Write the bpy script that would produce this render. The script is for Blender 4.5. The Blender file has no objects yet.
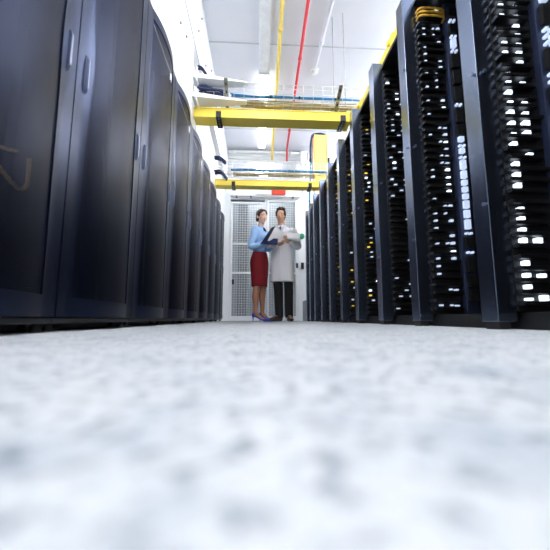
import bpy, bmesh, math, random
from mathutils import Vector, Matrix, noise
random.seed(7)
R = math.radians
SC = bpy.context.scene
COL = SC.collection

# ------------------------------------------------------------------ materials
def lin(c):
    c = c / 255.0
    return c / 12.92 if c <= .04045 else ((c + .055) / 1.055) ** 2.4
def rgb(*c): return (lin(c[0]), lin(c[1]), lin(c[2]), 1)

def mat(name, col, rough=.5, metal=0., var=.06, scale=12., emit=0., spec=None, bump=0.):
    m = bpy.data.materials.new(name); m.use_nodes = True
    nt = m.node_tree; b = nt.nodes['Principled BSDF']
    c = rgb(*col)
    tc = nt.nodes.new('ShaderNodeTexCoord')
    nz = nt.nodes.new('ShaderNodeTexNoise'); nz.inputs['Scale'].default_value = scale; nz.inputs['Detail'].default_value = 3
    nt.links.new(tc.outputs['Object'], nz.inputs['Vector'])
    rp = nt.nodes.new('ShaderNodeValToRGB')
    rp.color_ramp.elements[0].position = .3; rp.color_ramp.elements[1].position = .7
    rp.color_ramp.elements[0].color = (c[0]*(1-var), c[1]*(1-var), c[2]*(1-var), 1)
    rp.color_ramp.elements[1].color = (min(1, c[0]*(1+var)), min(1, c[1]*(1+var)), min(1, c[2]*(1+var)), 1)
    nt.links.new(nz.outputs['Fac'], rp.inputs['Fac'])
    nt.links.new(rp.outputs['Color'], b.inputs['Base Color'])
    b.inputs['Roughness'].default_value = rough; b.inputs['Metallic'].default_value = metal
    if spec is not None: b.inputs['Specular IOR Level'].default_value = spec
    if emit:
        b.inputs['Emission Color'].default_value = c; b.inputs['Emission Strength'].default_value = emit
    if bump:
        bp = nt.nodes.new('ShaderNodeBump'); bp.inputs['Strength'].default_value = bump; bp.inputs['Distance'].default_value = .01
        nt.links.new(nz.outputs['Fac'], bp.inputs['Height']); nt.links.new(bp.outputs['Normal'], b.inputs['Normal'])
    return m

M = {}
M['door'] = mat('cabinet_paint', (50, 59, 84), .34, 1., .05, 40)
M['black'] = mat('black_metal', (14, 15, 19), .45, 0, .1, 30)
M['dark'] = mat('dark_interior', (9, 10, 13), .6, 0, .1, 30)
M['carcass'] = mat('carcass_steel', (24, 26, 33), .45)
M['handle'] = mat('handle_metal', (128, 138, 160), .3, .9)
M['post'] = mat('post_paint', (122, 134, 158), .25, 1., .05, 40)
M['rail'] = mat('rail_paint', (54, 64, 92), .4, .4, .05, 40)
M['server'] = mat('server_black', (10, 11, 14), .42, .0, .15, 60)
M['bezel'] = mat('server_bezel', (9, 9, 12), .4, 0, .2, 90)
M['grip'] = mat('grip_grey', (60, 64, 74), .35, .4)
M['led'] = mat('indicator_white', (225, 238, 255), .4, 0, .02, 10, emit=.95)  # glowing stand-in for bright backdrop seen through the finger gaps
M['led2'] = mat('indicator_soft', (190, 205, 230), .4, 0, .02, 10, emit=.3)  # softer glow for the same gaps, also put on the rail sockets
M['amber'] = mat('indicator_amber', (225, 190, 70), .4, 0, .02, 10, emit=.35)  # amber glow set in the finger gaps of the farther racks
M['label_w'] = mat('white_label', (235, 238, 242), .4)
M['wall'] = mat('wall_white', (243, 246, 250), .55, 0, .015, 3)
M['ceil'] = mat('ceiling_paint', (232, 235, 246), .6, 0, .02, 2)
M['white'] = mat('white_metal', (240, 243, 246), .35, 0, .015, 8)
M['seam'] = mat('seam_grey', (192, 197, 208), .6)
M['grey'] = mat('mid_grey', (128, 134, 142), .5)
M['wire'] = mat('galvanised_wire', (205, 208, 206), .35, .3)
M['wirew'] = mat('white_wire', (225, 229, 232), .45)
M['galv'] = mat('galvanised_steel', (150, 152, 140), .35, .6)
M['yellow'] = mat('yellow_plastic', (250, 224, 84), .38, 0, .04, 6)
M['ypipe'] = mat('yellow_pipe', (248, 222, 118), .4)
M['red'] = mat('red_pipe', (226, 62, 74), .4)
M['redbox'] = mat('red_plastic', (232, 66, 50), .4)
M['navy'] = mat('navy_cable', (26, 38, 84), .45, 0, .2, 30)
M['blue'] = mat('blue_cable', (34, 132, 190), .45, 0, .15, 30)
M['bluel'] = mat('pale_blue_cable', (60, 160, 215), .45, 0, .15, 30)
M['straw'] = mat('straw_cable', (196, 180, 120), .5, 0, .15, 30)
M['olive'] = mat('olive_cable', (150, 146, 104), .5, 0, .15, 30)
M['orange'] = mat('orange_cable', (214, 140, 90), .5)
M['ycable'] = mat('yellow_cable', (226, 176, 60), .5)
M['ochre'] = mat('ochre_cable', (196, 156, 78), .5)
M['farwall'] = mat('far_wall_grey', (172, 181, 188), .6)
M['drop'] = mat('pale_yellow', (250, 232, 132), .4)
M['lamphi'] = mat('lamp_glow_strong', (255, 255, 255), .4, 0, .0, 5, emit=13.)  # for the added lamps only, stronger than the lit batten in view
M['green'] = mat('green_plastic', (28, 140, 104), .4)
M['lamp'] = mat('lamp_glow', (255, 255, 255), .4, 0, .0, 5, emit=2.2)
M['lampoff'] = mat('lamp_diffuser', (236, 240, 246), .3)
M['skin_w'] = mat('skin_fair', (236, 194, 174), .5, 0, .05, 20)
M['skin_m'] = mat('skin_tan', (216, 170, 144), .5, 0, .05, 20)
M['stocking'] = mat('nylon_tan', (176, 124, 98), .4, 0, .06, 20)
M['hair_w'] = mat('hair_brown', (58, 40, 34), .45, 0, .25, 60)
M['hair_m'] = mat('hair_dark', (52, 37, 30), .5, 0, .3, 70)
M['blouse'] = mat('blouse_blue', (158, 196, 240), .75, 0, .05, 14, bump=.15)
M['skirt'] = mat('skirt_burgundy', (134, 10, 26), .75, 0, .08, 14)
M['shoe_b'] = mat('shoe_blue', (24, 54, 176), .35)
M['coat'] = mat('coat_white', (250, 249, 253), .8, 0, .02, 10, bump=.2)
M['shirt'] = mat('shirt_pale', (206, 212, 226), .8)
M['tie'] = mat('tie_grey', (96, 104, 132), .6, 0, .25, 60)
M['trouser'] = mat('trouser_black', (14, 14, 17), .8)
M['shoe_d'] = mat('shoe_brown', (52, 36, 30), .35)
M['folder'] = mat('folder_navy', (14, 28, 70), .6, spec=.25)
M['paper'] = mat('paper_white', (246, 247, 250), .7, 0, .01, 5)
M['eyew'] = mat('eye_white', (236, 234, 232), .3)
M['iris'] = mat('iris_dark', (40, 28, 22), .3)
M['lip_w'] = mat('lip_rose', (208, 138, 130), .45)
M['lip_m'] = mat('lip_muted', (190, 132, 114), .5)

def floor_mat():
    m = bpy.data.materials.new('speckled_vinyl'); m.use_nodes = True
    nt = m.node_tree; N = nt.nodes; L = nt.links; b = N['Principled BSDF']
    tc = N.new('ShaderNodeTexCoord')
    def nz(scale, det, lo, hi, c0, c1):
        n = N.new('ShaderNodeTexNoise'); n.inputs['Scale'].default_value = scale; n.inputs['Detail'].default_value = det
        n.inputs['Roughness'].default_value = .6
        L.new(tc.outputs['Object'], n.inputs['Vector'])
        r = N.new('ShaderNodeValToRGB'); r.color_ramp.elements[0].position = lo; r.color_ramp.elements[1].position = hi
        r.color_ramp.elements[0].color = c0; r.color_ramp.elements[1].color = c1
        L.new(n.outputs['Fac'], r.inputs['Fac']); return r
    a = nz(76, 4, .32, .50, rgb(118, 128, 141), rgb(205, 209, 212))
    c = nz(14, 3, .30, .52, rgb(200, 208, 218), rgb(252, 252, 252))
    d = nz(170, 2, .30, .44, rgb(198, 206, 214), rgb(255, 255, 255))
    def mul(x, y, f):
        k = N.new('ShaderNodeMixRGB'); k.blend_type = 'MULTIPLY'; k.inputs['Fac'].default_value = f
        L.new(x, k.inputs[1]); L.new(y, k.inputs[2]); return k.outputs[0]
    o = mul(a.outputs[0], c.outputs[0], .8); o = mul(o, d.outputs[0], .7)
    L.new(o, b.inputs['Base Color'])
    b.inputs['Roughness'].default_value = .5; b.inputs['Specular IOR Level'].default_value = .3
    return m
M['floor'] = floor_mat()

def perforated_mat():
    m = bpy.data.materials.new('perforated_steel'); m.use_nodes = True
    nt = m.node_tree; N = nt.nodes; L = nt.links; b = N['Principled BSDF']; out = N['Material Output']
    b.inputs['Base Color'].default_value = rgb(34, 41, 63); b.inputs['Roughness'].default_value = .38; b.inputs['Metallic'].default_value = 1.
    tc = N.new('ShaderNodeTexCoord'); sp = N.new('ShaderNodeSeparateXYZ'); L.new(tc.outputs['Object'], sp.inputs[0])
    def wave(sock, pitch):
        k = N.new('ShaderNodeMath'); k.operation = 'MULTIPLY'; k.inputs[1].default_value = 2*math.pi/pitch; L.new(sock, k.inputs[0])
        s = N.new('ShaderNodeMath'); s.operation = 'SINE'; L.new(k.outputs[0], s.inputs[0]); return s.outputs[0]
    sz = wave(sp.outputs['Z'], .0062); sy = wave(sp.outputs['Y'], .0062)
    ky = N.new('ShaderNodeMath'); ky.operation = 'MULTIPLY'; ky.inputs[1].default_value = .8; L.new(sy, ky.inputs[0])
    ad = N.new('ShaderNodeMath'); ad.operation = 'ADD'; L.new(sz, ad.inputs[0]); L.new(ky.outputs[0], ad.inputs[1])
    gt = N.new('ShaderNodeMath'); gt.operation = 'GREATER_THAN'; gt.inputs[1].default_value = .5; L.new(ad.outputs[0], gt.inputs[0])
    tr = N.new('ShaderNodeBsdfTransparent'); mx = N.new('ShaderNodeMixShader')
    L.new(gt.outputs[0], mx.inputs[0]); L.new(b.outputs[0], mx.inputs[1]); L.new(tr.outputs[0], mx.inputs[2])
    L.new(mx.outputs[0], out.inputs['Surface'])
    return m
M['perf'] = perforated_mat()

# ------------------------------------------------------------------ mesh helpers
def finish(name, bm, material, parent=None, smooth=False, loc=None):
    me = bpy.data.meshes.new(name); bmesh.ops.recalc_face_normals(bm, faces=bm.faces[:]); bm.to_mesh(me); bm.free()
    for x in (material if isinstance(material, (list, tuple)) else [material]): me.materials.append(x)
    if smooth:
        for p in me.polygons: p.use_smooth = True
    o = bpy.data.objects.new(name, me); COL.objects.link(o)
    if loc is not None: o.location = loc
    if parent is not None: o.parent = parent
    return o

def box(bm, a, b, bev=0., mi=0, mtx=None):
    a = Vector(a); b = Vector(b); c = (a+b)/2; s = b-a
    r = bmesh.ops.create_cube(bm, size=1, matrix=Matrix.Translation(c) @ Matrix.Diagonal((s.x, s.y, s.z, 1)))
    vs = r['verts']; fs = list({f for v in vs for f in v.link_faces})
    for f in fs: f.material_index = mi
    if bev:
        es = list({e for v in vs for e in v.link_edges})
        q = bmesh.ops.bevel(bm, geom=es, offset=bev, segments=2, affect='EDGES', profile=.5)
        vs = list({v for f in q['faces'] for v in f.verts} | {v for v in vs if v.is_valid})
    if mtx is not None: bmesh.ops.transform(bm, matrix=mtx, verts=[v for v in vs if v.is_valid])

def spline(pts, n):
    P = [Vector(p) for p in pts]
    if len(P) == 2 or n <= 1: return P
    out = []
    for i in range(len(P)-1):
        p0 = P[i-1] if i else P[0]*2-P[1]; p1 = P[i]; p2 = P[i+1]; p3 = P[i+2] if i+2 < len(P) else P[-1]*2-P[-2]
        for k in range(n):
            t = k/n
            out.append(.5*((2*p1)+(p2-p0)*t+(2*p0-5*p1+4*p2-p3)*t*t+(3*p1-p0-3*p2+p3)*t**3))
    out.append(P[-1]); return out
def lerp_list(v, n):
    out = []
    for i in range(len(v)-1):
        for k in range(n):
            t = k/n; t = t*t*(3-2*t)*.5+t*.5
            a, b = v[i], v[i+1]
            out.append(tuple(x+(y-x)*t for x, y in zip(a, b)))
    out.append(v[-1]); return out

def tube(bm, pts, rad, seg=10, n=1, caps=True, ref=None, round_ends=False):
    """Sweep; rad is a float, a list of floats, or a list of (across, along-ref) pairs."""
    if not isinstance(rad, (list, tuple)): rad = [rad]*len(pts)
    rad = [(r, r) if not isinstance(r, (list, tuple)) else tuple(r) for r in rad]
    P = spline(pts, n) if len(pts) > 2 else [Vector(p) for p in pts]
    Q = lerp_list(rad, n) if len(pts) > 2 and n > 1 else rad
    if round_ends:
        def ext(P, Q, i, j):
            d = (P[i]-P[j]).normalized(); r = min(Q[i])
            return [(P[i]+d*r*s, (Q[i][0]*c, Q[i][1]*c)) for s, c in ((.5, .86), (.85, .52), (1, .06))]
        s = ext(P, Q, 0, 1)[::-1]; e = ext(P, Q, -1, -2)
        P = [x[0] for x in s]+P+[x[0] for x in e]; Q = [x[1] for x in s]+list(Q)+[x[1] for x in e]
    rings = []; u = Vector(ref) if ref is not None else None
    for i, p in enumerate(P):
        t = (P[min(i+1, len(P)-1)]-P[max(i-1, 0)]).normalized()
        if u is None: u = Vector((0, 0, 1)) if abs(t.z) < .9 else Vector((1, 0, 0))
        u = (u-t*u.dot(t)).normalized(); w = t.cross(u)
        rings.append([bm.verts.new(p+w*(Q[i][0]*math.cos(2*math.pi*k/seg))+u*(Q[i][1]*math.sin(2*math.pi*k/seg))) for k in range(seg)])
    for a, b in zip(rings, rings[1:]):
        for k in range(seg): bm.faces.new((a[k], a[(k+1) % seg], b[(k+1) % seg], b[k]))
    if caps: bm.faces.new(rings[0][::-1]); bm.faces.new(rings[-1])

def ell(bm, c, r, rot=None, sub=3):
    mtx = Matrix.Translation(Vector(c))
    if rot is not None: mtx = mtx @ rot
    bmesh.ops.create_icosphere(bm, subdivisions=sub, radius=1, matrix=mtx @ Matrix.Diagonal((r[0], r[1], r[2], 1)))

def remesh(name, bm, material, parent=None, vox=.007, it=4, loc=None):
    me = bpy.data.meshes.new('tmp'); bmesh.ops.recalc_face_normals(bm, faces=bm.faces[:]); bm.to_mesh(me); bm.free()
    o = bpy.data.objects.new('tmp', me); COL.objects.link(o)
    r = o.modifiers.new('r', 'REMESH'); r.mode = 'VOXEL'; r.voxel_size = vox; r.use_smooth_shade = True
    if it: s = o.modifiers.new('s', 'SMOOTH'); s.iterations = it; s.factor = .5
    dg = bpy.context.evaluated_depsgraph_get(); dg.update()
    nm = bpy.data.meshes.new_from_object(o.evaluated_get(dg)); bpy.data.objects.remove(o)
    nm.name = name; nm.materials.clear()
    for x in (material if isinstance(material, (list, tuple)) else [material]): nm.materials.append(x)
    for p in nm.polygons: p.use_smooth = True; p.material_index = 0
    q = bpy.data.objects.new(name, nm); COL.objects.link(q)
    if loc is not None: q.location = loc
    if parent is not None: q.parent = parent
    return q

def empty(name, loc):
    o = bpy.data.objects.new(name, None); o.empty_display_size = .1; o.location = loc; COL.objects.link(o); return o
def tag(o, label=None, cat=None, group=None, kind=None):
    if label: o['label'] = label
    if cat: o['category'] = cat
    if group: o['group'] = group
    if kind: o['kind'] = kind
    return o
def struct(o, label, cat='structure'):
    o['kind'] = 'structure'; o['label'] = label; o['category'] = cat; return o
def copy_tree(o, parent=None):
    c = o.copy(); COL.objects.link(c)
    if parent is not None: c.parent = parent
    for ch in list(o.children): copy_tree(ch, c)
    return c
ORD = ['zeroth', 'first', 'second', 'third', 'fourth', 'fifth', 'sixth', 'seventh', 'eighth', 'ninth', 'tenth', 'eleventh', 'twelfth',
       'thirteenth', 'fourteenth', 'fifteenth', 'sixteenth', 'seventeenth', 'eighteenth', 'nineteenth']
TENS = {2: ('twentieth', 'twenty'), 3: ('thirtieth', 'thirty'), 4: ('fortieth', 'forty')}
def ordinal(n):
    if n < 20: return ORD[n]
    a, b = divmod(n, 10)
    return TENS[a][0] if b == 0 else TENS[a][1]+'-'+ORD[b]

# ------------------------------------------------------------------ the setting
YB = 6.85; ZC = 3.68; YR = 8.6
bm = bmesh.new(); box(bm, (-3, -3, -.1), (3.2, YR, 0)); struct(finish('floor', bm, M['floor']), 'white speckled vinyl floor', 'floor')
bm = bmesh.new(); box(bm, (-3, -3, ZC), (3.2, YR, ZC+.1)); struct(finish('ceiling', bm, M['ceil']), 'pale grey panelled ceiling', 'ceiling')
bm = bmesh.new()                                                    # thin joints between the ceiling panels
for y in (-.05, 1.95, 3.95, 5.95): box(bm, (-.66, y, ZC-.004), (3.2, y+.02, ZC+.001))
struct(finish('trim_1', bm, M['seam']), 'grey joint strips between ceiling panels', 'trim')
# partition above the left cabinets: near sheet, recessed far sheet, and the upper fascia that runs right through
bm = bmesh.new()
box(bm, (-.78, -3, 1.86), (-.66, 3.06, 2.84)); box(bm, (-.84, 3.06, 1.86), (-.72, YB, 2.84)); box(bm, (-.78, -3, 2.84), (-.66, YB, ZC))
struct(finish('wall_left', bm, M['wall']), 'white partition wall rising above the left cabinets', 'wall')
bm = bmesh.new(); box(bm, (-.662, -3, 2.836), (-.652, YB, 2.848))
struct(finish('trim_2', bm, M['seam']), 'long seam along the white left partition', 'trim')
bm = bmesh.new()
for y in (3.1, 4.1, 5.1, 6.1): box(bm, (-.722, y+.45, 1.87), (-.712, y+.47, 2.83)); box(bm, (-.66, y+.2, 2.86), (-.656, y+.21, ZC))
struct(finish('trim_3', bm, M['wall']), 'upright panel joints on the white left partition', 'trim')
bm = bmesh.new(); box(bm, (3.2, -3, 0), (3.3, YR, ZC)); struct(finish('wall_right', bm, M['wall']), 'white wall far behind the right racks', 'wall')
bm = bmesh.new()
def wb(x0, x1, z0, z1): box(bm, (x0, YB, z0), (x1, YB+.07, z1))
wb(-1.2, -.585, 0, ZC); wb(.15, .19, 0, 2.6); wb(.86, 1.35, 0, ZC); wb(-.585, .86, 2.6, 3.06); wb(-.585, .86, 3.48, ZC); wb(1.35, 3.2, 0, ZC)
struct(finish('wall_back', bm, M['white']), 'white steel framed end wall with mesh doors', 'wall')
bm = bmesh.new(); box(bm, (-3, YR, 0), (3.2, YR+.1, ZC)); box(bm, (-1.2, YB+.07, 0), (-1.1, YR, ZC)); box(bm, (1.6, YB+.07, 0), (1.7, YR, ZC))
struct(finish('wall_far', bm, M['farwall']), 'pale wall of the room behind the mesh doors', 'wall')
bm = bmesh.new(); box(bm, (-.66, YB-.1, 3.52), (1.0, YB, 3.64)); box(bm, (-.66, YB-.05, 3.5), (1.0, YB, 3.52))
struct(finish('trim_4', bm, M['white']), 'white beam across the top of the end wall', 'trim')

def wire_grid(bm, x0, x1, z0, z1, y, s=.052, r=.0075):
    nx = round((x1-x0)/s); nz = round((z1-z0)/s)
    for i in range(nx+1):
        x = x0+(x1-x0)*i/nx; box(bm, (x-r/2, y-r/2, z0), (x+r/2, y+r/2, z1))
    for i in range(nz+1):
        z = z0+(z1-z0)*i/nz; box(bm, (x0, y+r/2, z-r/2), (x1, y+1.5*r, z+r/2))
def mesh_door(name, x0, x1, z1, bars, label, lock):
    d = empty(name, ((x0+x1)/2, YB, 0)); struct(d, label, 'door'); cx = (x0+x1)/2
    bm = bmesh.new(); a = x0-cx; b = x1-cx; w = .045
    box(bm, (a, -.03, .005), (a+w, .02, z1), .004); box(bm, (b-w, -.03, .005), (b, .02, z1), .004)
    box(bm, (a+w, -.03, z1-w), (b-w, .02, z1), .004); box(bm, (a+w, -.03, .005), (b-w, .02, .10), .004)
    finish('door_frame', bm, M['white'], d)
    bm = bmesh.new(); wire_grid(bm, a+w, b-w, .1, z1-w, 0); finish('wire_mesh', bm, M['wirew'], d)
    for z in bars:
        bm = bmesh.new(); box(bm, (a+w, -.028, z-.02), (b-w, -.004, z+.02), .003); finish('crossbar', bm, M['white'], d)
    bm = bmesh.new(); lx, lz = lock; box(bm, (lx-cx-.022, -.07, lz-.05), (lx-cx+.022, -.03, lz+.05), .005); box(bm, (lx-cx-.01, -.09, lz-.02), (lx-cx+.01, -.07, lz+.03))
    finish('lock', bm, M['black'], d)
    return d
mesh_door('door_1', -.575, .146, 2.53, (1.61, .99), 'white wire mesh door behind the woman', (-.50, .80))
mesh_door('door_2', .195, .85, 2.58, (.99,), 'white wire mesh door behind the man', (.83, 1.15))
t = empty('mesh_panel', (.14, YB, 3.06)); tag(t, 'white wire mesh panel above both doors, high on the end wall', 'mesh panel')
bm = bmesh.new(); wire_grid(bm, -.70, .70, .01, .41, .02); finish('wire_mesh', bm, M['wirew'], t)
bm = bmesh.new()
box(bm, (-.725, -.02, 0), (-.69, .05, .42)); box(bm, (.69, -.02, 0), (.72, .05, .42)); box(bm, (-.69, -.02, 0), (.69, .05, .03)); box(bm, (-.69, -.02, .39), (.69, .05, .42))
finish('panel_frame', bm, M['white'], t)

# door closer rail with its red end, button, conduit and boxes on the end wall
t = empty('door_rail', (.15, YB, 2.65)); tag(t, 'white sliding rail above the mesh doors with one red end piece', 'door rail')
bm = bmesh.new(); box(bm, (-.73, -.13, -.03), (.76, -.03, .035), .01); finish('rail_cover', bm, M['white'], t)
bm = bmesh.new(); box(bm, (.14, -.17, 0), (.44, -.132, .11), .015); finish('end_piece', bm, M['redbox'], t)['label'] = 'red cover'
bm = bmesh.new(); box(bm, (-.2, -.16, .0), (.1, -.132, .06), .005); finish('motor_housing', bm, M['white'], t)
for x in (-.6, -.3, .6):
    bm = bmesh.new(); box(bm, (x-.02, -.15, -.045), (x+.02, -.03, -.031)); finish('bracket', bm, M['grey'], t)
t = empty('push_button', (.94, YB, 1.79)); tag(t, 'round green push button on the white post right of the man', 'button')
bm = bmesh.new(); tube(bm, [(0, 0, 0), (0, -.03, 0)], .06, 20); finish('ring', bm, M['green'], t)
bm = bmesh.new(); tube(bm, [(0, -.03, 0), (0, -.05, 0)], [.042, .036], 20); finish('cap', bm, M['green'], t)
t = empty('card_reader', (.95, YB, 1.15)); tag(t, 'small black card reader on the white post, below the green button', 'card reader')
bm = bmesh.new(); box(bm, (-.03, -.035, -.07), (.03, 0, .07), .008); finish('case', bm, M['black'], t)
bm = bmesh.new(); box(bm, (-.018, -.039, .01), (.018, -.0351, .05)); finish('reader_face', bm, M['carcass'], t)
t = empty('grey_cabinet', (.905, 6.5, 0)); tag(t, 'low grey steel box on the floor at the end of the right racks', 'box')
bm = bmesh.new(); box(bm, (.025, -.1, 0), (.16, .25, .4), .006); finish('case', bm, M['grey'], t)
bm = bmesh.new(); box(bm, (.035, -.106, .03), (.15, -.1001, .37)); finish('lid', bm, M['grey'], t)
# white overhead conduit with junction box
t = empty('white_conduit', (0, 6.72, 3.6)); tag(t, 'white conduit pipe running across under the ceiling beside the end wall', 'pipe')
bm = bmesh.new(); tube(bm, [(-.62, -.06, -.02), (.95, -.06, -.02)], .028, 12); finish('pipe', bm, M['white'], t, True)
for x in (-.5, .2, .7):
    bm = bmesh.new(); tube(bm, [(x-.03, -.06, -.02), (x+.03, -.06, -.02)], .038, 12); finish('clip', bm, M['white'], t, True)
t = empty('junction_box', (.97, 6.68, 3.42)); tag(t, 'white junction box at the right end of the ceiling conduit', 'junction box')
bm = bmesh.new(); box(bm, (-.07, -.06, -.09), (.08, .06, .2), .012); finish('case', bm, M['white'], t)
bm = bmesh.new(); tube(bm, [(.0, 0, -.09), (.0, 0, -.5), (.0, .1, -.7)], .03, 10, 4); finish('pipe', bm, M['white'], t, True)
bm = bmesh.new(); box(bm, (.081, -.05, .0), (.095, .05, .16)); finish('lid', bm, M['grey'], t)
# grey uprights standing in the room behind the mesh
def back_rack(x, y, w, h, label):
    t = empty('storage_cabinet', (x, y, 0)); tag(t, label, 'cabinet', None)
    bm = bmesh.new(); box(bm, (-w/2, 0, .05), (w/2, .5, h), .008); finish('body', bm, M['grey'], t)
    for s in range(4):
        bm = bmesh.new(); z = .08+s*(h-.1)/4; box(bm, (-w/2+.02, -.012, z), (w/2-.02, -.0005, z+(h-.1)/4-.03)); finish('drawer_front', bm, M['grey'], t)
    bm = bmesh.new(); box(bm, (-w/2+.03, .05, 0), (w/2-.03, .45, .05)); finish('plinth', bm, M['black'], t)
back_rack(-.34, 7.5, .22, 2.75, 'tall narrow grey cabinet seen through the left mesh door')
back_rack(.62, 7.9, .3, 1.2, 'low grey cabinet behind the right mesh door')
t = empty('ventilation_unit', (.1, 7.6, 2.95)); tag(t, 'long grey unit hanging behind the upper mesh panel', 'air unit')
bm = bmesh.new(); box(bm, (-.9, 0, 0), (1.0, .4, .5), .01); finish('case', bm, M['grey'], t)
bm = bmesh.new()
for k in range(5): box(bm, (-.8, -.012, .06+k*.08), (.9, -.0005, .10+k*.08))
finish('grille', bm, M['seam'], t)

# ------------------------------------------------------------------ ceiling fittings
def batten(x, y0, y1, lit, label, w=.15):
    t = empty('batten_light', (x, (y0+y1)/2, ZC)); tag(t, label, 'ceiling light', 'ceiling battens over the aisle')
    h = (y1-y0)/2
    bm = bmesh.new(); box(bm, (-w/2, -h, -.03), (w/2, h, -.0005), .004); finish('housing', bm, M['white'], t)
    bm = bmesh.new(); box(bm, (-w/2+.006, -h+.02, -.075), (w/2-.006, h-.02, -.0305), .012); finish('diffuser', bm, (M['lamphi'] if w > .2 or y0 < 1 else M['lamp']) if lit else M['lampoff'], t)
    for s in (-1, 1):
        bm = bmesh.new(); box(bm, (-w/2, s*h-.019 if s > 0 else -h, -.078), (w/2, h if s > 0 else -h+.019, -.0305), .004); finish('end_cap', bm, M['white'], t)
    return t
batten(.075, 4.42, 6.55, True, 'lit white batten light on the ceiling toward the end wall, beyond the unlit one')
batten(.075, 2.2, 4.38, False, 'unlit translucent batten light on the ceiling, in line before the lit one')
batten(.075, .05, 2.15, True, 'lit batten light on the ceiling over the near aisle, out of the frame overhead')  # this one and the next are unseen, added to light the aisle
batten(.075, -2.6, -.1, True, 'lit batten light on the ceiling behind the viewpoint', .3)
for i, (y0, w_) in enumerate(((.2, 'near'), (2.7, 'middle'), (5.0, 'far'))):  # unseen row added for its light and its reflections in the doors
    batten(2.25, y0, y0+2.1, True, 'lit batten light on the ceiling behind the right racks, %s one of its row' % w_, .3)
batten(.1, 7.1, 8.4, True, 'lit batten light on the ceiling of the room beyond the mesh', .3)  # added to brighten the room behind the mesh

def pipe_run(name, pts, r, m, label, cl, couple_m=None):
    t = empty(name, pts[0]); tag(t, label, 'pipe'); o = Vector(pts[0]); q = [Vector(p)-o for p in pts]
    bm = bmesh.new(); tube(bm, q, r, 10, 1); finish('pipe', bm, m, t, True)
    d = q[-1]-q[0] if len(q) == 2 else q[1]-q[0]
    for f in cl:
        c = q[0]+d*f; e = d.normalized()*.03
        bm = bmesh.new(); tube(bm, [c-e, c+e], r*1.28, 10); finish('coupling', bm, couple_m or m, t, True)
        bm = bmesh.new(); box(bm, c+Vector((-r*.5, -.01, 0)), c+Vector((r*.5, .01, ZC-pts[0][2]-.001))); finish('hanger', bm, M['white'], t)
pipe_run('gas_pipe', [(.225, 0, 3.6), (.30, 6.6, 3.6), (.30, 6.66, 3.4)], .024, M['ypipe'], 'yellow pipe running along the ceiling beside the batten lights', (.3, .55, .8, .95))
pipe_run('sprinkler_pipe', [(.50, 0, 3.6), (.605, 6.5, 3.6), (.605, 6.58, 3.35)], .02, M['red'], 'red pipe running along the ceiling right of the yellow pipe', (.25, .63, .78, .9))
pipe_run('ceiling_conduit', [(.9, 0, 3.63), (.81, 4.26, 3.63)], .022, M['ceil'], 'pale conduit on the ceiling ending at the smoke detector', (.5, .9))
t = empty('smoke_detector', (.815, 4.39, ZC)); tag(t, 'small round white smoke detector on the ceiling', 'smoke detector')
bm = bmesh.new(); tube(bm, [(0, 0, -.0005), (0, 0, -.02)], .07, 20); finish('base', bm, M['white'], t)
bm = bmesh.new(); tube(bm, [(0, 0, -.02), (0, 0, -.045), (0, 0, -.055)], [.055, .045, .02], 20); finish('sensor_head', bm, M['wall'], t, True)
for x, y, z, lb in ((.885, 3.52, 2.45, 'thin threaded rod from the ceiling to the near cable basket, left of the pair'), (1.0, 3.46, 2.36, 'thin threaded rod from the ceiling beside the near yellow duct, right of the pair')):
    t = empty('hanger_rod', (x, y, z)); tag(t, lb, 'rod')
    bm = bmesh.new(); tube(bm, [(0, 0, 0), (0, 0, ZC-z-.001)], .0035, 8); finish('rod', bm, M['galv'], t, True)
    bm = bmesh.new(); tube(bm, [(0, 0, .02), (0, 0, .035)], .014, 6); finish('nut', bm, M['galv'], t)
# wall bolts
bolt_me = None
for k, (y, z, x) in enumerate(((2.75, 3.15, -.66), (3.25, 3.15, -.66), (3.75, 3.15, -.66), (4.25, 3.15, -.66), (4.9, 3.15, -.66), (3.4, 3.45, -.66), (4.2, 3.45, -.66), (2.5, 2.5, -.66), (2.72, 2.58, -.66))):
    if bolt_me is None:
        bm = bmesh.new(); tube(bm, [(0, 0, 0), (.012, 0, 0)], [.013, .010], 8); b = finish('wall_bolt', bm, M['grey']); bolt_me = b.data
    else:
        b = bpy.data.objects.new('wall_bolt', bolt_me); COL.objects.link(b)
    b.location = (x, y, z)
    row = 'upper row' if z > 3.3 else 'row over the seam' if z > 3 else 'low pair'
    tag(b, 'small grey bolt on the white partition, %s, %s from the near end' % (row, ORD[(1, 2, 3, 4, 5, 1, 2, 1, 2)[k]]), 'bolt', 'bolts on the white partition')

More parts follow.
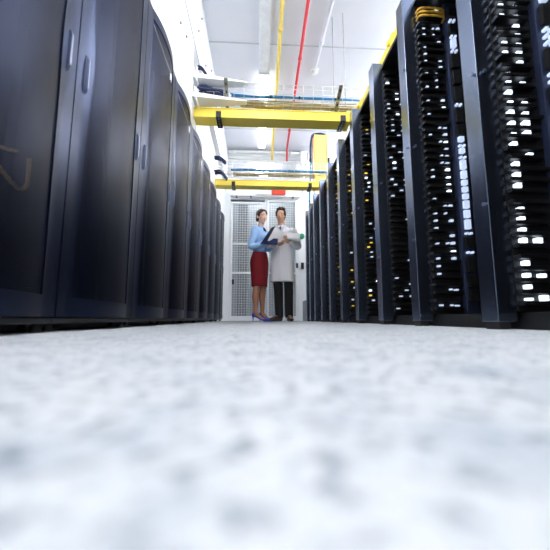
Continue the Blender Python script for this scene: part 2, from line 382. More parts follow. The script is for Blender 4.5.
# ------------------------------------------------------------------ left row of cabinets
W = .61; H = 1.835
def flange(z): return .074+.020*math.exp(-((z-.98)/.20)**2)-.006*math.cos(z*5.)
def bulge(y, z):
    t = 2*y/W-1; e = abs(t)
    a = max(0., 1-(e/.80)**2.4)
    return .006+.032*a**1.15
def make_cabinet():
    root = empty('server_cabinet', (0, 0, 0))
    bm = bmesh.new()
    box(bm, (-1.0, .002, .045), (-.025, .02, H)); box(bm, (-1.0, W-.02, .045), (-.025, W-.002, H))
    box(bm, (-1.0, .02, H-.02), (-.025, W-.02, H)); box(bm, (-1.0, .02, .045), (-.025, W-.02, .065)); box(bm, (-1.0, .02, .065), (-.985, W-.02, H-.02))
    finish('carcass', bm, M['carcass'], root)
    bm = bmesh.new(); box(bm, (-.95, .02, .005), (-.09, W-.02, .044)); finish('plinth', bm, M['dark'], root)  # black block added where the gap under the cabinet lies in shade
    bm = bmesh.new(); box(bm, (-.06, .0, .026), (-.004, W, .044), .003); finish('base_rail', bm, M['carcass'], root)
    for y in (.03, W-.03):
        bm = bmesh.new(); tube(bm, [(-.03, y, .003), (-.03, y, .026)], [.016, .009], 10); finish('levelling_foot', bm, M['black'], root)
    for y in (.07, W-.07):
        bm = bmesh.new(); box(bm, (-.16, y-.02, .07), (-.13, y+.02, H-.03)); finish('mounting_rail', bm, M['carcass'], root)
    bm = bmesh.new(); box(bm, (-.9, .1, .07), (-.2, W-.1, H-.1)); finish('equipment_block', bm, M['dark'], root)
    # door: curved skin; frame = border, mesh panel = middle
    door_z0, door_z1 = .047, H-.006
    zs = [door_z0, .11] + [.11+(1.772-.11)*k/40 for k in range(1, 41)] + [door_z1]
    nm = 18
    def row(z):
        f = flange(min(max(z, .2), 1.7)); y0 = .003; y1 = W-.003
        ys = [y0, y0+f*.5, y0+f-.012, y0+f]
        ys += [y0+f+(y1-y0-2*f)*k/nm for k in range(1, nm)]
        ys += [y1-f, y1-f+.012, y1-f*.5, y1]
        return ys
    bf = bmesh.new(); bp = bmesh.new(); gf = []; gp = []
    for z in zs:
        ys = row(z)
        gf.append([bf.verts.new((bulge(y, z), y, z)) for y in ys])
    for i in range(len(zs)-1):
        for j in range(len(gf[0])-1):
            inner = 1 <= i <= len(zs)-3 and 3 <= j < 3+nm
            if not inner: bf.faces.new((gf[i][j], gf[i][j+1], gf[i+1][j+1], gf[i+1][j]))
    for v in [v for v in bf.verts if not v.link_faces]: bf.verts.remove(v)
    ex = bmesh.ops.extrude_face_region(bf, geom=bf.faces[:])
    for v in [e for e in ex['geom'] if isinstance(e, bmesh.types.BMVert)]: v.co.x = min(v.co.x-.018, -.004+ (v.co.x-.006)) if True else 0
    door = finish('door', bf, M['door'], root, False)
    for p in door.data.polygons: p.use_smooth = True
    door.data.set_sharp_from_angle(angle=R(30))
    for z in zs[1:-1]:
        ys = row(z)[3:4+nm]
        gp.append([bp.verts.new((bulge(y, z)-.005, y, z)) for y in ys])
    for a, b in zip(gp, gp[1:]):
        for j in range(nm): bp.faces.new((a[j], a[j+1], b[j+1], b[j]))
    finish('mesh_panel', bp, M['perf'], door, True)
    bm = bmesh.new(); box(bm, (-.02, .004, H-.006), (.002, W-.004, H+.004)); finish('top_strip', bm, M['black'], door)
    bm = bmesh.new(); box(bm, (.032, W*.62, 1.615), (.0385, W*.62+.028, 1.665)); 
    bmesh.ops.rotate(bm, verts=bm.verts, cent=(.058, W*.62, 1.64), matrix=Matrix.Rotation(R(4), 3, 'Z'))
    finish('badge', bm, M['label_w'], door)['label'] = 'small white badge'
    for y in (.055, W-.055):
        bm = bmesh.new()
        V = [(.004, .825), (.012, .834), (.019, .85), (.019, .955), (.012, .971), (.004, .98)]
        lo = [bm.verts.new((x, y-.006, z)) for x, z in V]; hi = [bm.verts.new((x, y+.006, z)) for x, z in V]
        bm.faces.new(lo); bm.faces.new(hi[::-1])
        for q in range(6): bm.faces.new((lo[q], lo[(q+1) % 6], hi[(q+1) % 6], hi[q]))
        bmesh.ops.bevel(bm, geom=bm.edges[:], offset=.002, segments=2, affect='EDGES')
        finish('handle', bm, M['handle'], door)
    return root
cab = make_cabinet()
LBL = ['black bow-fronted server cabinet nearest the camera on the left, yellow cable behind its mesh door'] + \
      ['black bow-fronted server cabinet, %s from the near end of the left row' % ORD[i] for i in range(2, 9)] + \
      ['black bow-fronted server cabinet farthest back in the left row, beside the mesh door']
for i in range(9):
    o = cab if i == 0 else copy_tree(cab)
    o.location = (-.622, .44+W*i, 0)
    tag(o, LBL[i], 'server cabinet', 'left row of cabinets')
# yellow cable inside the first cabinet
bm = bmesh.new(); tube(bm, [(-.72, .60, .62), (-.72, .75, .54), (-.72, .86, .485), (-.72, .925, .452), (-.72, .988, .430), (-.72, 1.02, .448), (-.72, 1.025, .49), (-.72, 1.022, .54)], .006, 8, 5)
tag(finish('cable', bm, M['ochre'], None, True), 'yellow cable looping behind the mesh of the nearest left cabinet', 'cable')
bm = bmesh.new(); tube(bm, [(-.72, .5, .44), (-.72, .70, .47), (-.72, .90, .515), (-.72, .97, .537)], .005, 8, 5)
tag(finish('cable', bm, M['ochre'], None, True), 'short straight yellow cable above the loop in the nearest left cabinet', 'cable')

# ------------------------------------------------------------------ right row of racks
FAR = [-.50, .12, .72, 1.318, 1.93, 2.48, 3.06, 3.62, 4.19, 4.74, 5.29, 5.76, 6.17]
XR = .92; HR = 2.10
RK = ['behind the viewpoint', 'beside the viewpoint', 'nearest in view', 'second', 'third', 'fourth', 'fifth', 'sixth', 'seventh', 'eighth', 'ninth', 'farthest']
def make_rack(i):
    y0, y1 = FAR[i], FAR[i+1]; L = y1-y0; nm = RK[i]; i = max(0, i-2)
    t = empty('server_rack', (XR, y0, 0))
    tag(t, 'open black server rack with slate blue posts, %s in the right row' % nm, 'server rack', 'right row of racks')
    bm = bmesh.new()
    box(bm, (.0, L-.095, .03), (.078, L-.002, HR), .0015)
    finish('post', bm, M['post'], t)
    bm = bmesh.new(); box(bm, (.079, L-.024, .03), (.95, L-.002, HR-.02)); finish('side_panel', bm, M['black'], t)
    bm = bmesh.new(); box(bm, (.07, .0, HR-.055), (.95, L-.025, HR-.03)); finish('top_panel', bm, M['black'], t)
    bm = bmesh.new(); box(bm, (.93, .0, .03), (.95, L-.025, HR-.056)); finish('rear_panel', bm, M['dark'], t)
    bm = bmesh.new(); box(bm, (.10, .0, .0), (.93, L-.026, .065), .003); finish('plinth', bm, M['dark'], t)
    bm = bmesh.new(); box(bm, (.008, L-.085, .0), (.055, L-.012, .029)); finish('foot', bm, M['black'], t)
    # vertical cable manager beside the far post: backing plate, a ladder of fingers, glowing boxes for the bright backdrop between them
    ye = L-.097
    bm = bmesh.new(); box(bm, (.080, ye, .07), (.36, ye+.02, HR-.056)); mg = finish('cable_manager', bm, M['dark'], t)
    rnd = random.Random(i*3+1)
    n = 43 if i < 4 else 30; pitch = (HR-.06-.11)/n
    fm = []
    for v in range(3):
        bm = bmesh.new(); d = (.030, .024, .036)[v]; h = .017
        box(bm, (.082, ye-d, 0), (.248-.012*v, ye-.0005, h), .002)
        box(bm, (.09, ye-d-.004, h*.25), (.11+.03*v, ye-d, h*.7)); 
        o = finish('finger', bm, M['bezel']); fm.append(o.data); bpy.data.objects.remove(o)
    lm = {}
    def light(x, z, dx, dz, m, nm='indicator_light', par=None, yy=None):  # small box
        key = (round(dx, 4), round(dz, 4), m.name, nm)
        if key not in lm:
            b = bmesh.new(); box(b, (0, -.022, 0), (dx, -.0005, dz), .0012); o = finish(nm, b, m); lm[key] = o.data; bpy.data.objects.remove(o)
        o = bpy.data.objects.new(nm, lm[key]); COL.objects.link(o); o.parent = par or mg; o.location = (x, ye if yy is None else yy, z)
    for k in range(n):
        z = .09+k*pitch
        o = bpy.data.objects.new('finger', rnd.choice(fm)); COL.objects.link(o); o.parent = mg; o.location = (0, 0, z)
        zl = z+.019
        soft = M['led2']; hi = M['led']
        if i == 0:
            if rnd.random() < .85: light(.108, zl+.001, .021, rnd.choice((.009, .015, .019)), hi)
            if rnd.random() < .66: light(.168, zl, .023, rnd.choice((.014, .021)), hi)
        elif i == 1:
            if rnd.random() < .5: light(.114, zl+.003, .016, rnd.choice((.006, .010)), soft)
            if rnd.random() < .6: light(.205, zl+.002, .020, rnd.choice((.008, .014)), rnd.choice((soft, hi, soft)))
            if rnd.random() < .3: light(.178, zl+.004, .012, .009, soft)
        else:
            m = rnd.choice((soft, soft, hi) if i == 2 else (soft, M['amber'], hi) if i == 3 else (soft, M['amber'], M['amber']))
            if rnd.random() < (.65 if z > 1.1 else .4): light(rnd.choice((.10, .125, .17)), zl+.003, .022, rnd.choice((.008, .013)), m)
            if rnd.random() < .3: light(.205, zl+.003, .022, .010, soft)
    bm = bmesh.new(); box(bm, (.256, ye-.034, .07), (.328, ye-.0005, HR-.06), .003); st = finish('mounting_rail', bm, M['rail'], t)
    z = .14
    while z < HR-.16:
        k = rnd.random()
        big = i == 1 and .55 < z < .95
        if big or k < (.08 if i < 1 else .36):
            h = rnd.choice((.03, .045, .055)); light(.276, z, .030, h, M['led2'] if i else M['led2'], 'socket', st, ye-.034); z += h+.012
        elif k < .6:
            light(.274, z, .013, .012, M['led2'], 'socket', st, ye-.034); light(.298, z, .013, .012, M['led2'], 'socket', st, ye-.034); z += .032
        else:
            h = rnd.choice((.06, .09)); light(.270, z, .044, h, M['dark'], 'cover_plate', st, ye-.034); z += h+.02
    bm = bmesh.new(); box(bm, (.37, .03, .07), (.92, ye-.001, HR-.08), .004); 
    for k in range(10): box(bm, (.362, .05, .1+k*.185), (.3695, ye-.02, .26+k*.185), .003)
    finish('equipment_stack', bm, M['server'], t)
    for z in (.5, 1.075, 1.6):
        bm = bmesh.new(); tube(bm, [(.0005, L-.08, z), (-.012, L-.08, z)], [.006, .008], 8); finish('screw', bm, M['handle'], t)
    bm = bmesh.new(); tube(bm, [(.03, L-.0955, 1.078), (.03, L-.108, 1.078)], [.006, .008], 8); finish('latch', bm, M['handle'], t)
    return t
for i in range(12): make_rack(i)

# yellow patch cables near the top of the second rack
for k in range(3):
    bm = bmesh.new(); y = FAR[4]-.135; z = 1.925+.026*k
    tube(bm, [(XR+.082, y+.03, z), (XR+.09, y-.006, z+.004), (XR+.16, y-.012, z+.006), (XR+.24, y-.006, z+.002), (XR+.25, y+.03, z-.004)], .007, 8, 4)
    tag(finish('patch_cable', bm, M['ycable'], None, True), 'yellow patch cable near the top of the second right rack, %s' % ('lowest of three', 'middle of three', 'highest of three')[k], 'cable', 'yellow patch cables in the second rack')

# ------------------------------------------------------------------ overhead ducts, baskets, cables
def duct_mesh(bm, a, b, w, h):
    """Closed trough along a->b; slightly narrower floor."""
    a = Vector(a); b = Vector(b); d = (b-a).normalized(); s = Vector((d.y, -d.x, 0)) if abs(d.z) < .5 else Vector((1, 0, 0))
    u = Vector((0, 0, 1)) if abs(d.z) < .5 else Vector((0, 1, 0))
    prof = [(-w/2, 0), (w/2, 0), (w/2, h), (w/2-.012, h), (w/2-.012, .012), (-w/2+.012, .012), (-w/2+.012, h), (-w/2, h)]
    ra = [bm.verts.new(a+s*x+u*z) for x, z in prof]; rb = [bm.verts.new(b+s*x+u*z) for x, z in prof]
    n = len(prof)
    for k in range(n): bm.faces.new((ra[k], ra[(k+1) % n], rb[(k+1) % n], rb[k]))
    for r in (ra, rb):
        bm.faces.new((r[0], r[1], r[4], r[5])); bm.faces.new((r[1], r[2], r[3], r[4])); bm.faces.new((r[0], r[5], r[6], r[7]))
def cross_duct(Y, x0, x1, h, label, clamps):
    t = empty('cable_duct', (0, Y, 2.2)); tag(t, label, 'cable duct', 'yellow ducts across the aisle')
    bm = bmesh.new(); duct_mesh(bm, (x0, 0, 0), (x1, 0, 0), .17, h)
    finish('trough', bm, M['yellow'], t)
    bm = bmesh.new()
    for s in (-1, 1): box(bm, (x0, s*.085-.008, h), (x1, s*.085+.008, h+.012), .003)
    finish('rim', bm, M['yellow'], t)
    for x in clamps:
        bm = bmesh.new()
        box(bm, (x-.028, -.105, -.014), (x+.028, .105, -.002), .003); box(bm, (x-.028, -.105, -.002), (x+.028, -.09, .06), .003)
        for k in range(4): box(bm, (x-.008, -.085+k*.045, -.018), (x+.008, -.065+k*.045, -.0145), 0, 1)
        finish('support_bracket', bm, [M['black'], M['galv']], t)['label'] = 'black bracket'
    bm = bmesh.new(); box(bm, (x1-.05, -.1, -.01), (x1, .1, h+.02), .006); finish('end_collar', bm, M['yellow'], t)
    return t
cross_duct(3.42, -.70, 1.02, .095, 'long yellow cable duct across the aisle, the nearer of the two', (-.43, .93))
cross_duct(5.25, -.70, 1.16, .085, 'yellow cable duct across the aisle above the two people, the farther one', (-.40, .86))
t = empty('cable_duct', (1.14, 4.3, 2.2)); tag(t, 'yellow cable duct running lengthwise over the near right racks', 'cable duct', None)
bm = bmesh.new(); duct_mesh(bm, (0, -2.25, 0), (0, -.78, 0), .14, .1); finish('trough', bm, M['yellow'], t)
for y in (-1.95, -1.15):
    bm = bmesh.new(); box(bm, (-.086, y-.06, -.012), (.086, y+.06, .105), .008); finish('joint_sleeve', bm, M['yellow'], t)
    bm = bmesh.new(); tube(bm, [(-.087, y, .05), (-.105, y, .05)], .022, 12); finish('knob', bm, M['yellow'], t)
for y in (-2.1, -1.5):
    bm = bmesh.new(); box(bm, (-.03, y-.02, -.129), (.03, y+.02, -.013)); finish('support_leg', bm, M['black'], t)
t = empty('drop_duct', (1.06, 5.21, 2.298)); tag(t, 'pale yellow upright duct rising from the right end of the farther cross duct', 'cable duct')
bm = bmesh.new(); box(bm, (-.10, 0, .0), (.10, .08, .86), .012); finish('channel', bm, M['drop'], t)
bm = bmesh.new()
for s in (-1, 1): box(bm, (s*.1-.008, -.012, 0), (s*.1+.008, .09, .86), .003)
finish('rim', bm, M['ypipe'], t)
bm = bmesh.new(); box(bm, (.108, 0, .35), (.15, .06, .45), .006); finish('latch', bm, M['black'], t)

def basket(Y, label, x0=-.70, x1=1.25):
    t = empty('cable_basket', (0, Y, 2.42)); tag(t, label, 'cable tray', 'wire baskets across the aisle')
    bm = bmesh.new(); n = 18; r = .0032
    for k in range(n+1):
        x = x0+(x1-x0)*k/n
        tube(bm, [(x, -.11, .17), (x, -.11, 0), (x, .11, 0), (x, .11, .17)], r, 6)
    for y, z in ((-.11, .0), (-.11, .06), (-.11, .12), (-.11, .17), (.11, .06), (.11, .12), (.11, .17), (-.05, 0), (0, 0), (.05, 0), (.11, 0)):
        tube(bm, [(x0, y, z), (x1, y, z)], r, 6)
    finish('wire_tray', bm, M['wire'], t, True)
    return t
basket(3.42, 'wire mesh cable basket across the aisle over the nearer yellow duct')
basket(5.25, 'wire mesh cable basket across the aisle over the farther yellow duct')
def bundle(name, ctrl, n, spread, r, m, label, seed=0, cat='cable bundle', wob=.012, ties=()):
    t = empty(name, ctrl[0]); tag(t, label, cat); o = Vector(ctrl[0]); rnd = random.Random(seed)
    P = [Vector(p)-o for p in ctrl]
    for k in range(n):
        a = rnd.uniform(0, 6.283); q = spread*math.sqrt(rnd.random())
        pts = [p+Vector((math.cos(a)*q*.3, math.cos(a)*q, math.sin(a)*q*.7))+Vector([rnd.uniform(-wob, wob) for _ in range(3)])*.6 for p in P]
        bm = bmesh.new(); tube(bm, pts, r, 7, 4); finish('strand', bm, m if not isinstance(m, list) else rnd.choice(m), t, True)
    for f in ties:
        a = P[0].lerp(P[-1], f); d = (P[-1]-P[0]).normalized()*.01
        bm = bmesh.new(); tube(bm, [a-d, a+d], [(spread+r, spread*.75+r)]*2, 12); finish('cable_tie', bm, M['black'], t, True)
    return t
def xs(Y, z, x0=-.62, x1=1.15, n=6, j=.006, seed=0):
    rnd = random.Random(seed)
    return [(x0+(x1-x0)*k/n, Y+rnd.uniform(-j, j), z+rnd.uniform(-j, j)) for k in range(n+1)]
bundle('cable_bundle', xs(3.36, 2.475, -.30, seed=1), 7, .016, .007, [M['blue']], 'bright blue cable bundle lying in the nearer wire basket', 1, ties=(.30, .52, .8))
bundle('cable_bundle', xs(3.46, 2.45, -.2, seed=2), 14, .045, .007, [M['straw'], M['olive'], M['straw']], 'straw coloured cable bundle lying in the nearer wire basket behind the blue one', 2, wob=.03)
bundle('cable_bundle', xs(5.19, 2.475, -.45, seed=3), 7, .018, .007, [M['blue'], M['navy']], 'dull blue cable bundle lying in the farther wire basket', 3, ties=(.3, .6))
bundle('cable_bundle', xs(5.29, 2.45, -.40, seed=4), 12, .045, .007, [M['straw'], M['olive']], 'straw coloured cable bundle lying in the farther wire basket', 4, wob=.03)
bundle('cable_bundle', [(-.64, 3.3, 2.50), (-.58, 3.32, 2.51), (-.48, 3.34, 2.50), (-.36, 3.36, 2.48)], 14, .05, .011, M['navy'], 'dark navy cable bundle coming out of the left partition by the white arms', 5, wob=.02)
bundle('cable_bundle', [(-.65, 3.25, 2.72), (-.61, 3.27, 2.72), (-.56, 3.3, 2.66)], 5, .03, .009, M['navy'], 'short navy cables poking out of the partition above the upper white arm', 6)
bundle('cable_bundle', [(-.70, 5.15, 2.41), (-.62, 5.16, 2.43), (-.56, 5.15, 2.37), (-.52, 5.15, 2.30)], 12, .05, .011, M['navy'], 'navy cable bundle drooping from the partition at the farther duct', 7, wob=.02)
bundle('cable_bundle', [(-.70, 5.15, 2.66), (-.62, 5.16, 2.64), (-.53, 5.16, 2.57)], 8, .04, .011, M['navy'], 'small navy cable bundle on the partition above the farther duct', 8, wob=.02)
bundle('cable_bundle', [(1.22, 5.62, 3.36), (1.10, 5.6, 3.37), (.99, 5.6, 3.32), (.955, 5.6, 3.1), (.95, 5.6, 2.85)], 16, .05, .012, M['navy'], 'thick navy cable bundle bending down beside the upright yellow duct', 9, wob=.02)
bundle('cable_bundle', [(.955, 5.62, 2.95), (.95, 5.62, 2.6), (.93, 5.62, 2.3), (.92, 5.62, 2.08)], 9, .03, .01, [M['blue'], M['bluel']], 'bright blue cables hanging down behind the farther yellow duct', 10, wob=.02, ties=())
bundle('cable_bundle', [(.99, 5.58, 3.3), (.985, 5.58, 2.7), (1.0, 5.58, 2.3), (1.0, 5.58, 2.07)], 4, .015, .008, [M['orange'], M['olive']], 'orange and olive cables hanging left of the upright yellow duct', 11)
# white cantilever arms on the left
def arm(z, label, tip):
    t = empty('support_arm', (-.655, 3.3, z)); tag(t, label, 'bracket', 'white arms on the partition')
    bm = bmesh.new()
    v = [(-.04, -.10, 0), (-.04, .10, 0), (tip, .03, .012), (tip, -.03, .012), (-.04, -.10, .055), (-.04, .10, .055), (tip, .03, .022), (tip, -.03, .022)]
    V = [bm.verts.new(p) for p in v]
    for f in ((0, 1, 2, 3), (4, 5, 6, 7), (0, 1, 5, 4), (1, 2, 6, 5), (2, 3, 7, 6), (3, 0, 4, 7)): bm.faces.new([V[q] for q in f])
    finish('arm', bm, M['white'], t)
    bm = bmesh.new(); box(bm, (.0, -.12, -.05), (.012, .12, .10), .003); finish('mounting_plate', bm, M['white'], t)
arm(2.56, 'upper white tapered arm sticking out of the left partition', .53)
arm(2.34, 'lower white tapered arm sticking out of the left partition over the yellow duct', .53)
for (x, y0, y1, z0, z1, lb) in ((.875, 3.16, 3.56, 2.50, 2.315, 'grey perforated steel strap slanting under the near basket, at its right end'), (-.345, 3.22, 3.48, 2.50, 2.33, 'grey perforated steel strap hanging by the white arms on the left')):
    t = empty('steel_strap', (x, (y0+y1)/2, (z0+z1)/2)); tag(t, lb, 'strap')
    bm = bmesh.new(); box(bm, (-.02, -.22, -.006), (.02, .22, .006), .002); 
    bmesh.ops.rotate(bm, verts=bm.verts, cent=(0, 0, 0), matrix=Matrix.Rotation(math.atan2(z1-z0, y1-y0), 3, 'X'))
    finish('strap', bm, M['galv'], t)
    bm = bmesh.new()
    for k in range(5): box(bm, (-.007, -.18+k*.08, -.0075), (.007, -.15+k*.08, -.0062))
    bmesh.ops.rotate(bm, verts=bm.verts, cent=(0, 0, 0), matrix=Matrix.Rotation(math.atan2(z1-z0, y1-y0), 3, 'X'))
    finish('slots', bm, M['black'], t)

# ------------------------------------------------------------------ people
def head_parts(bm, T, female):
    """Adds a head (forward -Y, centre at eye level) through transform T; returns scale helpers."""
    b = bmesh.new(); k = .94 if female else 1.
    ell(b, (0, .014, .038), (.074*k, .092, .082)); ell(b, (0, -.028, -.03), (.060*k, .064, .084 if not female else .080))
    ell(b, (0, -.052, -.090), (.030*k, .032, .024)); ell(b, (0, -.01, -.065), (.055*k, .055, .045))
    tube(b, [(0, -.088, .012), (0, -.100, -.012), (0, -.110, -.030)], [.007, .0085, .0115], 10, 2, round_ends=True)
    for s in (-1, 1):
        ell(b, (s*.030, -.074, .024), (.026, .014, .010)); ell(b, (s*.034, -.058, -.024), (.026, .028, .026))
        ell(b, (s*.010, -.100, -.033), (.009, .010, .008)); ell(b, (s*.075*k, .014, -.008), (.010, .020, .032))
        ell(b, (s*.031, -.078, .002), (.018, .012, .013))
    ell(b, (0, -.090, -.058), (.022, .010, .007)); ell(b, (0, -.087, -.067), (.018, .010, .007))
    bmesh.ops.transform(b, matrix=T, verts=b.verts)
    me = bpy.data.meshes.new('t'); b.to_mesh(me); b.free(); bm.from_mesh(me); bpy.data.meshes.remove(me)
def face_parts(T, root, lip, hair):
    for s in (-1, 1):
        bm = bmesh.new(); ell(bm, (s*.031, -.0845, .003), (.0115, .008, .0054), None, 2); bmesh.ops.transform(bm, matrix=T, verts=bm.verts)
        e = finish('eye', bm, M['eyew'], root, True)
        bm = bmesh.new(); ell(bm, (s*.031, -.0898, .003), (.0052, .004, .0050), None, 2); bmesh.ops.transform(bm, matrix=T, verts=bm.verts)
        finish('iris', bm, M['iris'], e, True)
        bm = bmesh.new(); tube(bm, [(s*.014, -.0945, .020), (s*.032, -.0925, .027), (s*.050, -.081, .021)], [.0018, .0022, .0012], 8, 3, round_ends=True)
        bmesh.ops.transform(bm, matrix=T, verts=bm.verts); finish('eyebrow', bm, hair, root, True)
    bm = bmesh.new(); ell(bm, (0, -.0965, -.0580), (.020, .0045, .0035), None, 2); ell(bm, (0, -.0945, -.0640), (.016, .0045, .0040), None, 2)
    bmesh.ops.transform(bm, matrix=T, verts=bm.verts); finish('lips', bm, lip, root, True)
def hand(bm, wrist, fwd, palm_n, side, curl=.6, size=1.):
    """Five-fingered hand: fwd along fingers, palm_n out of the palm, side = +1 thumb toward fwd x palm_n."""
    f = Vector(fwd).normalized(); n = Vector(palm_n); n = (n-f*n.dot(f)).normalized(); a = f.cross(n)*side; w = Vector(wrist); z = size
    tube(bm, [w-f*.02, w+f*.02*z, w+f*.055*z, w+f*.088*z], [(.026*z, .020*z), (.030*z, .017*z), (.040*z, .015*z), (.037*z, .012*z)], 12, 3, ref=n)
    for k, (off, ln) in enumerate(((.028, .068), (.010, .076), (-.009, .071), (-.027, .056))):
        b = w+f*.080*z+a*off*z; d = f.copy(); pts = [b-f*.02*z, b]; p = b
        for s in range(3):
            ang = curl*(.6, 1.0, .8)[s]
            d = (d*math.cos(ang)+n*math.sin(ang)).normalized()
            n2 = n
            p = p+d*ln*z*(.45, .32, .23)[s]; pts.append(p)
            n = (n-d*n.dot(d)).normalized()
        n = Vector(palm_n); n = (n-f*n.dot(f)).normalized()
        tube(bm, pts, [.0095*z, .0092*z, .0086*z, .0078*z, .0066*z], 8, 2, round_ends=True)
    b = w+f*.025*z+a*.024*z
    d1 = (f*.6+a*.7+n*.35).normalized(); d2 = (f*.85+a*.15+n*.5).normalized()
    tube(bm, [b-d1*.015, b, b+d1*.036*z, b+d1*.036*z+d2*.03*z, b+d1*.036*z+d2*.052*z], [.014*z, .0135*z, .011*z, .010*z, .0078*z], 8, 2, round_ends=True)

def RZ(a): return Matrix.Rotation(R(a), 4, 'Z')

# ---- woman
def woman(loc):
    A = RZ(58)
    def w(x, y, z): return tuple(A @ Vector((x, y, z)))
    Th = Matrix.Translation((.028, -.018, 1.632)) @ RZ(33) @ Matrix.Rotation(R(6), 4, 'X')
    ref = A.to_3x3() @ Vector((0, 1, 0))
    # feet (world relative)
    feet = {'near': ((-.060, -.085, .13), (.02, -.095, .055), (.085, -.10, .018), (.145, -.105, .014)), 'far': ((.045, .07, .13), (.115, .055, .055), (.18, .045, .018), (.235, .04, .014))}
    sh_r = w(-.150, .0, 1.395); sh_l = w(.150, .0, 1.395)
    el_r = (-.135, -.17, 1.125); wr_r = (.10, -.235, 1.135)
    el_l = (.135, .02, 1.13); wr_l = (.20, -.17, 1.125)
    hr_f = (.95, -.15, .25); hl_f = (.55, -.75, .25)
    bm = bmesh.new()
    head_parts(bm, Th, True)
    tube(bm, [(.005, 0, 1.40), (.012, -.004, 1.47), (.026, -.006, 1.56)], [.056, .047, .046], 14, 3)
    tube(bm, [w(0, 0, .93), w(0, 0, 1.1), w(0, 0, 1.28), w(0, 0, 1.40), w(0, 0, 1.44)], [(.14, .105), (.11, .085), (.13, .095), (.13, .075), (.07, .055)], 16, 3, ref=ref)
    for s, e, q in ((sh_r, el_r, wr_r), (sh_l, el_l, wr_l)): tube(bm, [s, e], [.038, .033], 10); tube(bm, [e, q], [.032, .022], 10, round_ends=True)
    hand(bm, wr_r, hr_f, (.1, .3, 1), -1, .45, .92); hand(bm, wr_l, hl_f, (-.5, .2, 1), 1, .5, .92)
    for nm, hip, knee in (('near', w(-.075, 0, .88), (-.045, -.075, .50)), ('far', w(.075, 0, .88), (.055, .055, .50))):
        an, mid, ball, toe = feet[nm]
        calf = tuple(Vector(knee).lerp(Vector(an), .32)+Vector((-.012, 0, 0)))
        tube(bm, [hip, tuple(Vector(hip).lerp(Vector(knee), .5)), knee, calf, tuple(Vector(knee).lerp(Vector(an), .72)), an], [.078, .066, .050, .053, .035, .030], 14, 4)
        tube(bm, [tuple(Vector(an)+Vector((0, 0, .03))), an, mid, ball], [.030, .032, .026, .022], 10, 3, round_ends=True)
        ell(bm, tuple(Vector(an)+Vector((-.022, 0, -.025))), (.024, .022, .028))
    body = remesh('person', bm, [M['skin_w'], M['stocking']], None, .0048, 3, loc)
    for p in body.data.polygons:
        if p.center.z < .95: p.material_index = 1
    tag(body, 'woman in light blue blouse, burgundy skirt and blue heels holding an open navy folder', 'person')
    face_parts(Th, body, M['lip_w'], M['hair_w'])
    # hair: smooth, pulled back into a low bun
    bm = bmesh.new()
    ell(bm, (0, .026, .048), (.078, .092, .084)); ell(bm, (0, .060, .0), (.066, .056, .066))
    for s in (-1, 1): ell(bm, (s*.064, .006, .044), (.017, .052, .050))
    ell(bm, (0, .112, -.028), (.034, .032, .032))
    tube(bm, [(-.060, -.045, .060), (-.02, -.055, .092), (.03, -.055, .090), (.060, -.045, .056)], [.016, .018, .018, .015], 10, 3, round_ends=True)
    bmesh.ops.transform(bm, matrix=Th, verts=bm.verts); remesh('hair', bm, M['hair_w'], body, .005, 3)
    # blouse
    bm = bmesh.new()
    tube(bm, [w(0, 0, 1.052), w(0, 0, 1.11), w(0, -.005, 1.19), w(0, -.008, 1.29), w(0, 0, 1.38), w(0, 0, 1.425), w(0, 0, 1.455)],
         [(.118, .093), (.126, .102), (.132, .106), (.148, .116), (.158, .095), (.120, .078), (.066, .060)], 20, 4, ref=ref)
    for s in (-1, 1): ell(bm, w(s*.062, -.085, 1.285), (.060, .056, .060)); 
    for s, e, q in ((sh_r, el_r, wr_r), (sh_l, el_l, wr_l)):
        S, E_, Q = Vector(s), Vector(e), Vector(q)
        tube(bm, [S.lerp(Vector((0, 0, 1.42)), .25), S, S.lerp(E_, .5), E_, E_.lerp(Q, .5), E_.lerp(Q, .93)], [.055, .056, .050, .050, .044, .034], 14, 4, round_ends=True)
    remesh('blouse', bm, M['blouse'], body, .006, 3)
    bm = bmesh.new()
    for k in range(14):
        a0 = 2*math.pi*k/14; a1 = 2*math.pi*(k+1)/14
        tube(bm, [(.010+.054*math.cos(a0), -.003+.052*math.sin(a0), 1.462), (.010+.054*math.cos(a1), -.003+.052*math.sin(a1), 1.462)], .013, 8, round_ends=True)
    remesh('collar', bm, M['blouse'], body, .005, 2)
    bm = bmesh.new(); ell(bm, w(.0, -.072, 1.435), (.022, .016, .016)); ell(bm, w(.016, -.09, 1.405), (.013, .010, .026)); ell(bm, w(-.018, -.088, 1.408), (.012, .010, .022))
    remesh('neck_scarf', bm, M['folder'], body, .004, 2)['label'] = 'small navy neck scarf'
    # skirt
    bm = bmesh.new(); sk = [(1.055, .131, .106, 0), (1.02, .140, .113, 0), (.96, .158, .128, .004), (.90, .168, .136, .006), (.80, .164, .130, .002), (.66, .150, .118, 0), (.53, .142, .112, 0)]
    rings = []
    P = lerp_list([s for s in sk], 4)
    for (z, a, b, dy) in P:
        rings.append([bm.verts.new(w(a*math.cos(2*math.pi*q/32)*(1+.012*math.sin(q*2.3+z*9)), dy+b*math.sin(2*math.pi*q/32), z)) for q in range(32)])
    for r0, r1 in zip(rings, rings[1:]):
        for q in range(32): bm.faces.new((r0[q], r0[(q+1) % 32], r1[(q+1) % 32], r1[q]))
    inner = [bm.verts.new(v.co+Vector((-v.co.x*.06, -v.co.y*.06, .004))) for v in rings[-1]]
    top = [bm.verts.new(v.co+Vector((-v.co.x*.06, -v.co.y*.06, .06))) for v in rings[-1]]
    for q in range(32):
        bm.faces.new((rings[-1][q], rings[-1][(q+1) % 32], inner[(q+1) % 32], inner[q])); bm.faces.new((inner[q], inner[(q+1) % 32], top[(q+1) % 32], top[q]))
    finish('skirt', bm, M['skirt'], body, True)
